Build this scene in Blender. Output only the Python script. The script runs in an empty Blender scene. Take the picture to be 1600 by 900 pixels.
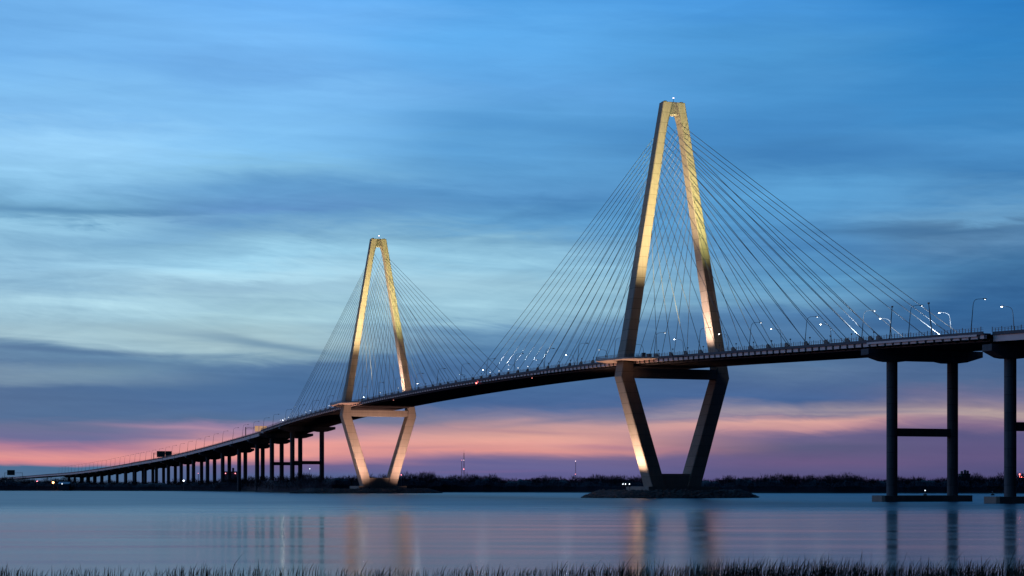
import bpy, math, random
import numpy as np
from math import radians, sin, cos, pi, atan, sqrt
random.seed(7); rng = np.random.default_rng(7)
SC = bpy.context.scene
COL = SC.collection

# ------------------------------------------------------------------ camera
CX, CY, YAW, F, CH, YH = 724.37, -343.47, 0.354, 2813.3, 5.58, 758.0
FW = (-cos(YAW), sin(YAW)); RT = (sin(YAW), cos(YAW))
cd = bpy.data.cameras.new('camera'); cam = bpy.data.objects.new('camera', cd); COL.objects.link(cam)
cam.location = (CX, CY, CH)
cam.rotation_euler = (radians(90), 0, math.atan2(-FW[0], FW[1]))
cd.sensor_width = 36; cd.lens = F / 1600 * 36; cd.shift_y = (YH - 450) / 1600
cd.clip_start = 1; cd.clip_end = 60000
SC.camera = cam
SC.view_settings.view_transform = 'Standard'; SC.view_settings.look = 'None'
SC.view_settings.exposure = 0.0; SC.view_settings.gamma = 1
try: SC.view_settings.use_curve_mapping = False
except Exception: pass
SC.render.engine = 'CYCLES'
SC.cycles.max_bounces = 4; SC.cycles.diffuse_bounces = 1; SC.cycles.glossy_bounces = 3
SC.cycles.caustics_reflective = False; SC.cycles.caustics_refractive = False
SC.cycles.sample_clamp_indirect = 4; SC.cycles.sample_clamp_direct = 0
SC.cycles.use_light_tree = True; SC.cycles.filter_width = 1.5

def ground_pt(u, D, z=0.0):
    """point at distance D (along the view axis) under picture column u of the photograph (planning aid for the plan view)"""
    s = (u - 800) / F
    return (CX + D * (FW[0] + RT[0] * s), CY + D * (FW[1] + RT[1] * s), z)

def lin(c):
    return tuple((x / 255 / 12.92 if x <= 10 else ((x / 255 + .055) / 1.055) ** 2.4) for x in c)

# ------------------------------------------------------------------ sky after sunset
W = bpy.data.worlds.new('World'); SC.world = W; W.use_nodes = True
nt = W.node_tree; N = nt.nodes; L = nt.links
for n in list(N): N.remove(n)
def nd(tree, t, **kw):
    n = tree.nodes.new(t)
    for k, v in kw.items(): setattr(n, k, v)
    return n
def mth(tree, op, a, b=None, c=None, clamp=False):
    n = tree.nodes.new('ShaderNodeMath'); n.operation = op; n.use_clamp = clamp
    for i, x in enumerate((a, b, c)):
        if x is None: continue
        if isinstance(x, (int, float)): n.inputs[i].default_value = x
        else: tree.links.new(x, n.inputs[i])
    return n.outputs[0]
out = nd(nt, 'ShaderNodeOutputWorld'); bg = nd(nt, 'ShaderNodeBackground'); L.new(bg.outputs[0], out.inputs[0])
tc = nd(nt, 'ShaderNodeTexCoord'); sx = nd(nt, 'ShaderNodeSeparateXYZ'); L.new(tc.outputs['Generated'], sx.inputs[0])
dx, dy, dz = sx.outputs
sr = mth(nt, 'ADD', mth(nt, 'MULTIPLY', dx, RT[0]), mth(nt, 'MULTIPLY', dy, RT[1]))
sf = mth(nt, 'ADD', mth(nt, 'MULTIPLY', dx, FW[0]), mth(nt, 'MULTIPLY', dy, FW[1]))
AZ = mth(nt, 'ARCTAN2', sr, sf)
EL = mth(nt, 'ARCSINE', dz)
def azel(sa, se, off, tilt=0.0):
    c = nd(nt, 'ShaderNodeCombineXYZ')
    L.new(mth(nt, 'MULTIPLY_ADD', AZ, sa, off), c.inputs[0])
    L.new(mth(nt, 'MULTIPLY', mth(nt, 'ADD', EL, mth(nt, 'MULTIPLY', AZ, tilt)), se), c.inputs[1])
    return c.outputs[0]
def noise(sa, se, off, tilt=0.0, detail=3, rough=.5, dist=0.0):
    n = nd(nt, 'ShaderNodeTexNoise'); n.inputs['Scale'].default_value = 1; n.inputs['Detail'].default_value = detail
    n.inputs['Roughness'].default_value = rough; n.inputs['Distortion'].default_value = dist
    L.new(azel(sa, se, off, tilt), n.inputs['Vector'])
    return mth(nt, 'SUBTRACT', n.outputs[0], .5)
# cloud bands drift up and down: the elevation used by the bands is warped by streaky noise
w1 = noise(7, 26, 3.1, .06, 2, .45)
w2 = noise(11, 95, 9.7, -.05, 3, .5, .6)
w3 = noise(20, 120, 2.3, .10, 4, .6, 1.5)
amp = mth(nt, 'MULTIPLY', mth(nt, 'SMOOTH_MIN', mth(nt, 'ADD', mth(nt, 'ABSOLUTE', EL), .014), .12, .05), 1.0)
warp = mth(nt, 'MULTIPLY', mth(nt, 'ADD', mth(nt, 'MULTIPLY', w1, .26), mth(nt, 'ADD', mth(nt, 'MULTIPLY', w2, .12), mth(nt, 'MULTIPLY', w3, .10))), amp)
ELW = mth(nt, 'ADD', EL, warp)
ELMAX = radians(26)
pos = mth(nt, 'DIVIDE', ELW, ELMAX)
COLS = {
 100: [(0,118,184,243),(60,112,176,234),(100,116,180,237),(160,130,192,242),(200,128,188,238),(235,152,208,248),(280,144,200,238),(315,124,180,218),(340,110,164,200),(352,146,198,228),(385,132,182,213),(420,150,198,226),(450,140,185,212),(480,170,212,230),(515,146,186,206),(545,160,194,208),(556,100,140,172),(578,90,127,162),(600,116,145,168),(615,76,110,149),(655,75,108,148),(668,100,112,148),(690,105,108,150),(700,170,122,150),(712,224,150,148),(721,214,134,142),(727,66,108,146),(745,72,106,140),(758,76,100,136)],
 420: [(0,110,180,246),(60,118,184,244),(110,112,174,232),(150,124,188,242),(230,130,194,242),(265,130,188,226),(300,102,160,208),(345,96,146,198),(360,106,160,204),(385,134,184,214),(410,158,210,236),(440,174,218,238),(455,146,186,210),(500,166,206,220),(535,160,190,200),(553,130,164,184),(566,82,118,158),(600,70,108,152),(640,76,110,155),(660,84,112,150),(670,150,128,162),(680,160,130,158),(695,236,160,154),(715,240,158,148),(727,112,98,142),(745,82,98,144),(758,84,96,140)],
 800: [(0,86,164,232),(60,98,174,238),(150,96,164,224),(200,92,160,216),(250,92,156,208),(290,92,154,206),(305,80,140,192),(350,98,158,204),(380,128,178,208),(410,148,198,224),(440,148,192,214),(470,156,200,220),(498,145,188,210),(515,108,152,188),(540,82,126,168),(600,70,106,152),(632,74,104,152),(652,140,130,154),(665,190,150,154),(685,230,168,156),(703,222,150,146),(715,114,104,146),(735,100,99,148),(750,92,90,140),(758,96,86,134)],
 1230: [(0,72,150,220),(100,76,150,210),(200,70,138,198),(250,70,134,190),(300,92,160,212),(350,86,150,202),(400,78,136,188),(440,94,154,198),(480,108,158,194),(500,80,126,172),(550,78,118,160),(575,92,120,155),(600,76,104,148),(625,70,100,148),(640,130,128,152),(648,166,152,160),(655,130,118,148),(662,218,166,158),(672,200,148,152),(680,112,101,140),(700,91,92,127),(722,106,90,131),(740,91,87,130),(758,80,74,120)],
 1520: [(0,44,128,202),(100,54,134,200),(200,68,140,200),(240,80,150,208),(290,70,134,190),(320,86,146,196),(350,106,160,202),(368,82,126,166),(390,90,136,178),(420,66,116,162),(480,52,100,150),(540,58,96,142),(600,82,108,148),(625,112,113,148),(645,150,134,150),(655,190,168,162),(665,140,114,144),(680,92,89,131),(715,99,88,130),(740,85,83,127),(758,78,72,118)],
}
ramps = []
for u, stops in sorted(COLS.items()):
    r = nd(nt, 'ShaderNodeValToRGB'); L.new(pos, r.inputs[0]); cr = r.color_ramp
    pts = [(atan((758 - v) / F) / ELMAX, lin((a, b, c))) for v, a, b, c in stops]
    top = pts[0 if False else [s[0] for s in stops].index(0)][1]
    pts.append((1.0, (top[0]*.5, top[1]*.85, top[2]*1.05)))
    pts.sort()
    cr.elements[0].position = 0; cr.elements[0].color = (*pts[0][1], 1)
    cr.elements[1].position = 1; cr.elements[1].color = (*pts[-1][1], 1)
    for p, c in pts[1:-1]:
        e = cr.elements.new(p); e.color = (*c, 1)
    ramps.append((atan((u - 800) / F), r.outputs[0]))
azw = mth(nt, 'ADD', AZ, mth(nt, 'MULTIPLY', noise(5, 40, 21.0, .0, 2), .12))
cur = ramps[0][1]
def mixc(fac, a, b, bt='MIX'):
    m = nd(nt, 'ShaderNodeMix', data_type='RGBA', blend_type=bt)
    if isinstance(fac, (int, float)): m.inputs[0].default_value = fac
    else: L.new(fac, m.inputs[0])
    for i, x in ((6, a), (7, b)):
        if isinstance(x, tuple): m.inputs[i].default_value = (*x, 1)
        else: L.new(x, m.inputs[i])
    return m.outputs[2]
def smooth(x, a, b):
    m = nd(nt, 'ShaderNodeMapRange', interpolation_type='SMOOTHSTEP'); L.new(x, m.inputs[0])
    m.inputs[1].default_value = a; m.inputs[2].default_value = b
    return m.outputs[0]
for (a0, _), (a1, c1) in zip(ramps, ramps[1:]):
    cur = mixc(smooth(azw, a0, a1), cur, c1)
# wind-drawn streaks
st = mth(nt, 'ADD', mth(nt, 'MULTIPLY', noise(4.5, 150, 40, .04, 4, .55, .5), .40), mth(nt, 'MULTIPLY', noise(6, 38, 60, -.09, 5, .6, 1.4), .50))
st = mth(nt, 'ADD', st, mth(nt, 'MULTIPLY', noise(16, 110, 80, .16, 5, .62, 2.0), .22))
fade = smooth(EL, .01, .09)
gain = mth(nt, 'ADD', 1.0, mth(nt, 'MULTIPLY', st, mth(nt, 'MULTIPLY', mth(nt, 'MULTIPLY_ADD', fade, .7, .4), mth(nt, 'MULTIPLY_ADD', smooth(EL, .13, .19), -.62, 1.0))))
gg = nd(nt, 'ShaderNodeCombineXYZ')
for i in range(3): L.new(mth(nt, 'POWER', gain, (1.25, 1.0, .75)[i]), gg.inputs[i])
cur = mixc(1.0, cur, gg.outputs[0], 'MULTIPLY')
# a few long thin dark cloud bars and pale rifts standing out of the bands: (azimuth, elevation, half widths, tilt, colour, strength)
def bar(u, v, du, dv, tilt, colour, k):
    global cur
    a0, e0 = atan((u - 800) / F), atan((758 - v) / F)
    a = mth(nt, 'DIVIDE', mth(nt, 'SUBTRACT', AZ, a0), du / F)
    wob = mth(nt, 'MULTIPLY', mth(nt, 'ADD', w1, w2), 16 / F)
    e = mth(nt, 'DIVIDE', mth(nt, 'ADD', mth(nt, 'SUBTRACT', mth(nt, 'ADD', EL, wob), e0), mth(nt, 'MULTIPLY', mth(nt, 'SUBTRACT', AZ, a0), tilt)), dv / F)
    g = mth(nt, 'EXPONENT', mth(nt, 'MULTIPLY', mth(nt, 'ADD', mth(nt, 'MULTIPLY', a, a), mth(nt, 'MULTIPLY', e, e)), -1.0))
    cur = mixc(mth(nt, 'MULTIPLY', g, k, clamp=True), cur, lin(colour))
bar(800, 195, 200, 12, .06, (72,138,198), .4)
bar(640, 300, 260, 11, .0, (92,152,204), .3)
bar(480, 350, 330, 13, -.10, (94,148,196), .35)
bar(90, 341, 190, 4, .0, (84,138,180), .7)
bar(1000, 305, 200, 10, -.03, (80,138,192), .4)
bar(1300, 250, 180, 22, .0, (58,120,180), .45)
bar(1450, 372, 170, 5, .02, (66,112,156), .6)
bar(120, 555, 220, 5, .02, (74,112,152), .75)
bar(330, 530, 150, 7, .10, (96,136,168), .65)
bar(170, 585, 110, 10, -.08, (120,152,172), .5)
bar(430, 540, 160, 6, .16, (92,132,165), .6)
bar(260, 520, 260, 18, .0, (178,208,214), .4)
bar(600, 445, 260, 20, .0, (172,212,228), .35)
bar(1080, 535, 160, 30, .0, (70,108,152), .5)
bar(300, 610, 260, 16, .0, (70,108,152), .6)
bar(890, 655, 110, 4, -.10, (120,120,150), .55)
bar(820, 675, 90, 3, .05, (170,130,145), .5)
bar(640, 700, 120, 3, -.02, (190,135,145), .45)
bar(960, 697, 90, 3.5, .03, (165,120,145), .5)
bar(760, 738, 130, 3, .0, (122,98,146), .4)
bar(740, 722, 150, 4, .03, (96,96,146), .6)
bar(300, 672, 120, 3, .05, (182,142,165), .6)
bar(230, 684, 120, 3, .05, (120,112,152), .5)
bar(1330, 648, 160, 3, .02, (110,110,146), .5)
# afterglow added left of the view, on the sunset side, warming the deck panels
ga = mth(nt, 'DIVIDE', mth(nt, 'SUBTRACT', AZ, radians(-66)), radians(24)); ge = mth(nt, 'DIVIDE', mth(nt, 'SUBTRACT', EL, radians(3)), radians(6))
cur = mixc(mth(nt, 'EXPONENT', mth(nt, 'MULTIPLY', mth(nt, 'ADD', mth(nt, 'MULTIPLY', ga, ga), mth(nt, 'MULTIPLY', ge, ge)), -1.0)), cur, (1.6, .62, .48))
# dusk: the sky away from the sunset is dim, the zenith deep blue
side = smooth(mth(nt, 'ABSOLUTE', mth(nt, 'SUBTRACT', AZ, radians(-42))), radians(52), radians(100))
cur = mixc(mth(nt, 'MULTIPLY', side, .97), cur, (.004, .007, .018))
zen = smooth(EL, radians(32), radians(70))
cur = mixc(zen, cur, (.010, .045, .14))
low = smooth(EL, radians(-1.0), radians(-6))
cur = mixc(low, cur, (.01, .014, .03))
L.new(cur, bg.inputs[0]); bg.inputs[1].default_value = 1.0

# ------------------------------------------------------------------ helpers
class MB:
    def __init__(s): s.v = []; s.f = []
    def add(s, vs, fs):
        o = len(s.v); s.v += [tuple(map(float, p)) for p in vs]; s.f += [tuple(i + o for i in f) for f in fs]; return s
    def box(s, x0, x1, y0, y1, z0, z1):
        return s.add([(x0,y0,z0),(x1,y0,z0),(x1,y1,z0),(x0,y1,z0),(x0,y0,z1),(x1,y0,z1),(x1,y1,z1),(x0,y1,z1)],
                     [(0,3,2,1),(4,5,6,7),(0,1,5,4),(1,2,6,5),(2,3,7,6),(3,0,4,7)])
    def loft(s, secs, cap=True):
        n = len(secs[0]); vs = [p for q in secs for p in q]; fs = []
        for k in range(len(secs) - 1):
            for i in range(n):
                j = (i + 1) % n; fs.append((k*n+i, k*n+j, (k+1)*n+j, (k+1)*n+i))
        if cap: fs.append(tuple(range(n))[::-1]); fs.append(tuple((len(secs)-1)*n+i for i in range(n)))
        return s.add(vs, fs)
    def tube(s, path, r, n=8, cap=True):
        P = [np.array(p, float) for p in path]; rs = r if hasattr(r, '__len__') else [r]*len(P); secs = []
        for i, p in enumerate(P):
            t = P[min(i+1, len(P)-1)] - P[max(i-1, 0)]; t /= np.linalg.norm(t)
            a = np.array((0,0,1.)) if abs(t[2]) < .9 else np.array((1.,0,0))
            b = np.cross(t, a); b /= np.linalg.norm(b); c = np.cross(t, b)
            secs.append([tuple(p + rs[i]*(cos(2*pi*k/n)*b + sin(2*pi*k/n)*c)) for k in range(n)])
        return s.loft(secs, cap)
    def ball(s, c, r, sz=1.0, n=8, m=5):
        secs = []
        for k in range(1, m):
            th = pi*k/m
            secs.append([(c[0]+r*sin(th)*cos(2*pi*i/n), c[1]+r*sin(th)*sin(2*pi*i/n), c[2]-r*sz*cos(th)) for i in range(n)])
        return s.loft(secs)
    def build(s, name, mat, parent=None, smooth=False, loc=None):
        me = bpy.data.meshes.new(name); me.from_pydata(s.v, [], s.f); me.materials.append(mat); me.update()
        if smooth: me.shade_smooth()
        o = bpy.data.objects.new(name, me); COL.objects.link(o)
        if parent: o.parent = parent
        if loc: o.location = loc
        return o
def npmesh(name, V, Fc, mat, parent=None):
    me = bpy.data.meshes.new(name); V = np.asarray(V, np.float32); Fc = np.asarray(Fc, np.int32); k = Fc.shape[1]
    me.vertices.add(len(V)); me.vertices.foreach_set('co', V.ravel())
    me.loops.add(Fc.size); me.loops.foreach_set('vertex_index', Fc.ravel())
    me.polygons.add(len(Fc)); me.polygons.foreach_set('loop_start', np.arange(0, Fc.size, k, dtype=np.int32))
    me.update(); me.validate(); me.materials.append(mat)
    o = bpy.data.objects.new(name, me); COL.objects.link(o)
    if parent: o.parent = parent
    return o
def tag(o, label=None, cat=None, group=None, kind=None):
    if label: o['label'] = label
    if cat: o['category'] = cat
    if group: o['group'] = group
    if kind: o['kind'] = kind
    return o
def empty(name, loc, label, cat, group=None, rz=0):
    o = bpy.data.objects.new(name, None); o.location = loc; o.rotation_euler = (0, 0, rz); COL.objects.link(o)
    o.empty_display_size = .5
    return tag(o, label, cat, group)
def children_of(o): return [c for c in COL.objects if c.parent == o]
def copy_tree(o, kids, loc=None, label=None, rz=None):
    c = o.copy(); COL.objects.link(c)
    if loc: c.location = loc
    if rz is not None: c.rotation_euler = (0, 0, rz)
    if label: c['label'] = label
    for k, subs in kids:
        d = k.copy(); COL.objects.link(d); d.parent = c
        for g in subs:
            e = g.copy(); COL.objects.link(e); e.parent = d
    return c

# ------------------------------------------------------------------ materials
def mat(name, base, rough=.8, metal=0.0, var=.25, scale=.3, zstretch=.35, joints=None, streak=0.0, spec=.3):
    m = bpy.data.materials.new(name); m.use_nodes = True; t = m.node_tree; b = t.nodes['Principled BSDF']
    b.inputs['Roughness'].default_value = rough; b.inputs['Metallic'].default_value = metal
    b.inputs['Specular IOR Level'].default_value = spec
    geo = t.nodes.new('ShaderNodeNewGeometry')
    mp = t.nodes.new('ShaderNodeMapping'); mp.inputs['Scale'].default_value = (scale, scale, scale*zstretch)
    t.links.new(geo.outputs['Position'], mp.inputs[0])
    n = t.nodes.new('ShaderNodeTexNoise'); n.inputs['Scale'].default_value = 1; n.inputs['Detail'].default_value = 5; n.inputs['Roughness'].default_value = .6
    t.links.new(mp.outputs[0], n.inputs['Vector'])
    k = mth(t, 'MULTIPLY_ADD', mth(t, 'SUBTRACT', n.outputs[0], .5), var*2, 1.0)
    if streak:
        mp2 = t.nodes.new('ShaderNodeMapping'); mp2.inputs['Scale'].default_value = (1.6, 1.6, .05)
        t.links.new(geo.outputs['Position'], mp2.inputs[0])
        n2 = t.nodes.new('ShaderNodeTexNoise'); n2.inputs['Scale'].default_value = 1; n2.inputs['Detail'].default_value = 3
        t.links.new(mp2.outputs[0], n2.inputs['Vector'])
        k = mth(t, 'MULTIPLY', k, mth(t, 'MULTIPLY_ADD', mth(t, 'SUBTRACT', n2.outputs[0], .5), streak*2, 1.0))
    if joints:
        s = t.nodes.new('ShaderNodeSeparateXYZ'); t.links.new(geo.outputs['Position'], s.inputs[0])
        q = mth(t, 'FRACT', mth(t, 'DIVIDE', s.outputs[2], joints[0]))
        lt = mth(t, 'LESS_THAN', q, joints[1])
        cell = mth(t, 'FLOOR', mth(t, 'DIVIDE', s.outputs[2], joints[0]))
        wn = t.nodes.new('ShaderNodeTexWhiteNoise'); wn.noise_dimensions = '1D'; t.links.new(cell, wn.inputs['W'])
        k = mth(t, 'MULTIPLY', k, mth(t, 'MULTIPLY_ADD', wn.outputs[0], .14, .93))
        k = mth(t, 'MULTIPLY', k, mth(t, 'MULTIPLY_ADD', lt, -.5, 1.0))
    mx = t.nodes.new('ShaderNodeVectorMath'); mx.operation = 'SCALE'; mx.inputs[0].default_value = base
    t.links.new(k, mx.inputs['Scale']); t.links.new(mx.outputs[0], b.inputs['Base Color'])
    bp = t.nodes.new('ShaderNodeBump'); bp.inputs['Strength'].default_value = .25; bp.inputs['Distance'].default_value = .05
    t.links.new(n.outputs[0], bp.inputs['Height']); t.links.new(bp.outputs[0], b.inputs['Normal'])
    return m
def emis(name, c, s):
    m = bpy.data.materials.new(name); m.use_nodes = True; b = m.node_tree.nodes['Principled BSDF']
    b.inputs['Base Color'].default_value = (.5,.5,.5,1); b.inputs['Emission Color'].default_value = (*c, 1); b.inputs['Emission Strength'].default_value = s
    return m
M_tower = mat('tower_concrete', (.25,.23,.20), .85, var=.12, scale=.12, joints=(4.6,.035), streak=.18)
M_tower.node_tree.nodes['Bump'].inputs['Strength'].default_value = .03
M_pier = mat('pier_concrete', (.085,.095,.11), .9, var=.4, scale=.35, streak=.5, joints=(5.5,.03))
M_cap = mat('footing_concrete', (.22,.20,.18), .9, var=.35, scale=.4)
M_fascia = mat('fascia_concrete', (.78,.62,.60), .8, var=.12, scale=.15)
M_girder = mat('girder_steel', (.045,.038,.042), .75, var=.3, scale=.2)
M_bracket = mat('bracket_steel', (.03,.03,.04), .7)
M_deck = mat('road_surface', (.06,.06,.06), .9)
M_parapet = mat('parapet', (.10,.10,.12), .8)
M_rail = mat('rail_steel', (.10,.11,.12), .5, metal=.3)
M_cable = mat('cable_sheath', (.15,.17,.19), .6, var=.05)
M_pole = mat('lamp_pole_steel', (.10,.12,.14), .5, metal=.4, var=.05)
M_rock = mat('rock', (.09,.08,.075), .95, var=.5, scale=.6)
M_mud = mat('mud', (.03,.03,.03), .9, var=.4)
M_land = mat('far_land', (.02,.022,.02), .95, var=.4, scale=.02)
M_wood = mat('winter_twigs', (.014,.015,.026), .95, var=.3, scale=.1)
M_grass = mat('marsh_grass', (.03,.032,.02), .8, var=.3, scale=1)
M_sign = mat('sign_back', (.05,.08,.08), .5)
M_amber = emis('amber_sign_face', (.9,.50,.25), .55)
M_greens = mat('green_sign_face', (.04,.13,.12), .5)
M_white = emis('white_lamp', (.85,.93,1.0), 5)
M_bright = emis('bright_lamp', (.85,.93,1.0), 14)
M_dim = emis('dim_lamp', (.8,.9,1.0), 2.5)
M_off = mat('lamp_lens_off', (.12,.14,.16), .3)
M_red = emis('red_lamp', (1,.12,.1), 14)
M_orange = emis('orange_lamp', (1,.35,.12), 16)
M_bldg = mat('far_building', (.20,.15,.17), .9)
M_bldg2 = mat('far_building_grey', (.05,.09,.12), .9)
M_mast = mat('mast_steel', (.12,.06,.07), .7)

# ------------------------------------------------------------------ water
def water_mat():
    m = bpy.data.materials.new('river_water'); m.use_nodes = True; t = m.node_tree; b = t.nodes['Principled BSDF']
    b.inputs['Base Color'].default_value = (.010,.028,.045,1); b.inputs['IOR'].default_value = 1.34; b.inputs['Specular Tint'].default_value = (.80,.96,1.0,1)
    geo = t.nodes.new('ShaderNodeNewGeometry')
    # position along and across the river as seen from the near bank
    def dot(a):
        v = t.nodes.new('ShaderNodeVectorMath'); v.operation = 'DOT_PRODUCT'; v.inputs[1].default_value = a
        t.links.new(geo.outputs['Position'], v.inputs[0]); return v.outputs['Value']
    across = mth(t, 'SUBTRACT', dot((FW[0], FW[1], 0)), CX*FW[0] + CY*FW[1])
    along = mth(t, 'SUBTRACT', dot((RT[0], RT[1], 0)), CX*RT[0] + CY*RT[1])
    def nz(sa, sc, off, det=3):
        c = t.nodes.new('ShaderNodeCombineXYZ'); t.links.new(mth(t, 'MULTIPLY_ADD', along, sa, off), c.inputs[0]); t.links.new(mth(t, 'MULTIPLY', across, sc), c.inputs[1])
        n = t.nodes.new('ShaderNodeTexNoise'); n.inputs['Scale'].default_value = 1; n.inputs['Detail'].default_value = det; t.links.new(c.outputs[0], n.inputs['Vector']); return n.outputs[0]
    band = nz(.006, .010, 5)          # broad wind lanes
    streak = nz(.02, .09, 17, 4)      # fine slicks
    d = mth(t, 'MULTIPLY_ADD', mth(t, 'SUBTRACT', band, .5), 260, across)
    mr = t.nodes.new('ShaderNodeMapRange'); mr.interpolation_type = 'SMOOTHSTEP'; t.links.new(d, mr.inputs[0])
    mr.inputs[1].default_value = 250; mr.inputs[2].default_value = 560; mr.inputs[3].default_value = .142; mr.inputs[4].default_value = .37
    r = mth(t, 'ADD', mr.outputs[0], mth(t, 'MULTIPLY', mth(t, 'SUBTRACT', streak, .5), .20))
    t.links.new(r, b.inputs['Roughness'])
    fine = nz(.6, 2.2, 3, 3)
    bp = t.nodes.new('ShaderNodeBump'); bp.inputs['Strength'].default_value = .12; bp.inputs['Distance'].default_value = .03
    t.links.new(fine, bp.inputs['Height']); t.links.new(bp.outputs[0], b.inputs['Normal'])
    return m
M_water = water_mat()
def grid_quad(pts, name, mt):
    mb = MB(); mb.add(pts, [tuple(range(len(pts)))]); return mb.build(name, mt)
tag(grid_quad([(-26000,-24000,0),(4000,-24000,0),(4000,24000,0),(-26000,24000,0)], 'water', M_water), kind='structure')
tag(grid_quad([(-26000,-24000,-4),(4000,-24000,-4),(4000,24000,-4),(-26000,24000,-4)], 'river_bed', M_mud), kind='structure')
# near marsh bank (the ground the camera stands on)
mb = MB(); us = [-3000,-1500,0,400,800,1200,1600,3000,4500]
e1 = [ground_pt(u, 112 + 3*sin(u*.7), -.3) for u in us]; e2 = [ground_pt(u, 96 + 4*sin(u*.31), .25) for u in us]
e3 = [ground_pt(u, 20, 1.2) for u in us]; e4 = [ground_pt(u, -.1, 1.6) for u in us]; back = [(2600, p[1]*6 if abs(p[1])>1 else p[1], 1.8) for p in e1]
n = len(us); rows = [e1, e2, e3]
vs = [p for r_ in rows for p in r_]; fs = [(r_*n+i, r_*n+i+1, (r_+1)*n+i+1, (r_+1)*n+i) for r_ in range(2) for i in range(n-1)]
mb.add(vs, fs); tag(mb.build('near_bank', M_mud), kind='structure')
bx = MB(); c = ground_pt(800, -200); bx.add([ground_pt(-3000,20,1.2) if False else (CX+FW[0]*20-RT[0]*900, CY+FW[1]*20-RT[1]*900, 1.2),(CX+FW[0]*20+RT[0]*900, CY+FW[1]*20+RT[1]*900, 1.2),(CX-FW[0]*900+RT[0]*900, CY-FW[1]*900+RT[1]*900, 1.3),(CX-FW[0]*900-RT[0]*900, CY-FW[1]*900-RT[1]*900, 1.3)], [(0,1,2,3)])
tag(bx.build('bank_meadow', M_mud), kind='structure')
# far shore
SHORE = [(-1600,2100),(-600,2000),(0,1800),(250,1720),(385,1640),(425,1420),(520,1290),(600,1370),(700,1390),(850,1370),(1000,1320),(1150,1270),(1300,1235),(1600,1210),(2200,1190),(3200,1190)]
def shore_D(u): return float(np.interp(u, [a for a, _ in SHORE], [b for _, b in SHORE]))
su = list(range(-1600, 3200, 25)); n = len(su)
rows = [[ground_pt(u, shore_D(u) + 2*sin(u*.13) - 3, -1.0) for u in su], [ground_pt(u, shore_D(u) + 2*sin(u*.13) + 4, .9) for u in su],
        [ground_pt(u, shore_D(u) + 60, 1.6) for u in su], [ground_pt(u, shore_D(u) + 1500, 3.0) for u in su], [ground_pt(u, 22000, 3.5) for u in su]]
mb = MB(); mb.add([p for r_ in rows for p in r_], [(r_*n+i, r_*n+i+1, (r_+1)*n+i+1, (r_+1)*n+i) for r_ in range(4) for i in range(n-1)])
tag(mb.build('far_shore', M_land), kind='structure')

# ------------------------------------------------------------------ bridge deck
EP = [(700,37.5),(500,43.8),(420,46.6),(281,51.5),(228,53.4),(163,55.6),(83,58.4),(0,61.1),(-115,63.1),(-213,63.7),(-320,63.4),(-498,60.9),(-613,57.6),(-680,54.9),(-760,51.2),(-898,46.3),(-1167,38.5),(-1534,32.3),(-1986,26.7),(-2591,24.4),(-3074,22.8),(-3900,20.5)]
EPx = np.array([p[0] for p in EP][::-1], float); EPz = np.array([p[1] for p in EP][::-1], float)
_sl = np.gradient(EPz, EPx)
def E(x):
    i = int(np.clip(np.searchsorted(EPx, x) - 1, 0, len(EPx)-2)); h = EPx[i+1]-EPx[i]; t = (x-EPx[i])/h
    return float((2*t**3-3*t**2+1)*EPz[i] + (t**3-2*t**2+t)*h*_sl[i] + (-2*t**3+3*t**2)*EPz[i+1] + (t**3-t**2)*h*_sl[i+1])
def sweep(sec, xs):
    mb = MB(); mb.loft([[(x, y, E(x)+z) for y, z in sec] for x in xs]); return mb
def rect(y0, y1, z0, z1): return [(y0,z0),(y1,z0),(y1,z1),(y0,z1)]
def fr(a, b, st):
    k = max(1, int(round(abs(b-a)/st))); return [a+(b-a)*i/k for i in range(k+1)]
XM0, XM1 = -752.0, 262.0
main = fr(XM0, XM1, 8); XL = fr(-3900, XM0-.3, 15); XR = fr(XM1+.3, 700, 12)
bridge = empty('bridge_deck', (-236,0,0), 'long dark bridge deck with pale side panels climbing from the left shore across both towers', 'bridge deck')
def P(mb, name, m, **k):
    o = mb.build(name, m, bridge, **k); o.location = (236,0,0); return o
P(sweep(rect(-17.6,17.6,-1.15,-.85), main), 'road_slab', M_deck)
P(sweep(rect(-15.6,17.0,-1.10,-.80), XL), 'road_slab', M_deck)
P(sweep(rect(-15.6,17.0,-1.10,-.80), XR), 'road_slab', M_deck)
# shared path cantilevered on the camera side
P(sweep(rect(-20.2,-17.6,-.95,-.55), main), 'footpath', M_parapet)
for y0, y1, xs in ((-20.5,-20.2,main),(17.6,18.0,main),(-17.3,-16.95,XL),(17.0,17.35,XL),(-17.3,-16.95,XR),(17.0,17.35,XR)):
    P(sweep(rect(y0,y1,-1.0,-.02), xs), 'parapet', M_parapet)
# edge girders and floor beams of the cable-stayed part
for s in (-1, 1):
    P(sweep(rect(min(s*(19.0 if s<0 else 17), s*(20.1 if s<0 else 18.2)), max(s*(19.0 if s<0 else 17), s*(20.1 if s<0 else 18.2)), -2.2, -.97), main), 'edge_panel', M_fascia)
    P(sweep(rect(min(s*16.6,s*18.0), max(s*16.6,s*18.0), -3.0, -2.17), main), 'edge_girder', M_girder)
def bay(kind, x):
    e = E(x); mb = MB()
    if kind == 'floor_beam': mb.box(x-.25,x+.25,-16.5,16.5,e-2.9,e-1.17)
    else:
        mb.loft([[(x+w_, -18.02, e-2.75), (x+w_, -18.02, e-1.0), (x+w_, -20.35, e-1.0), (x+w_, -20.35, e-2.0), (x+w_, -20.0, e-2.3)] for w_ in (-.42,.42)])
    return mb
bays = []; x = XM1-2.5
while x > XM0+1: bays.append(x); x -= 4.8
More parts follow.
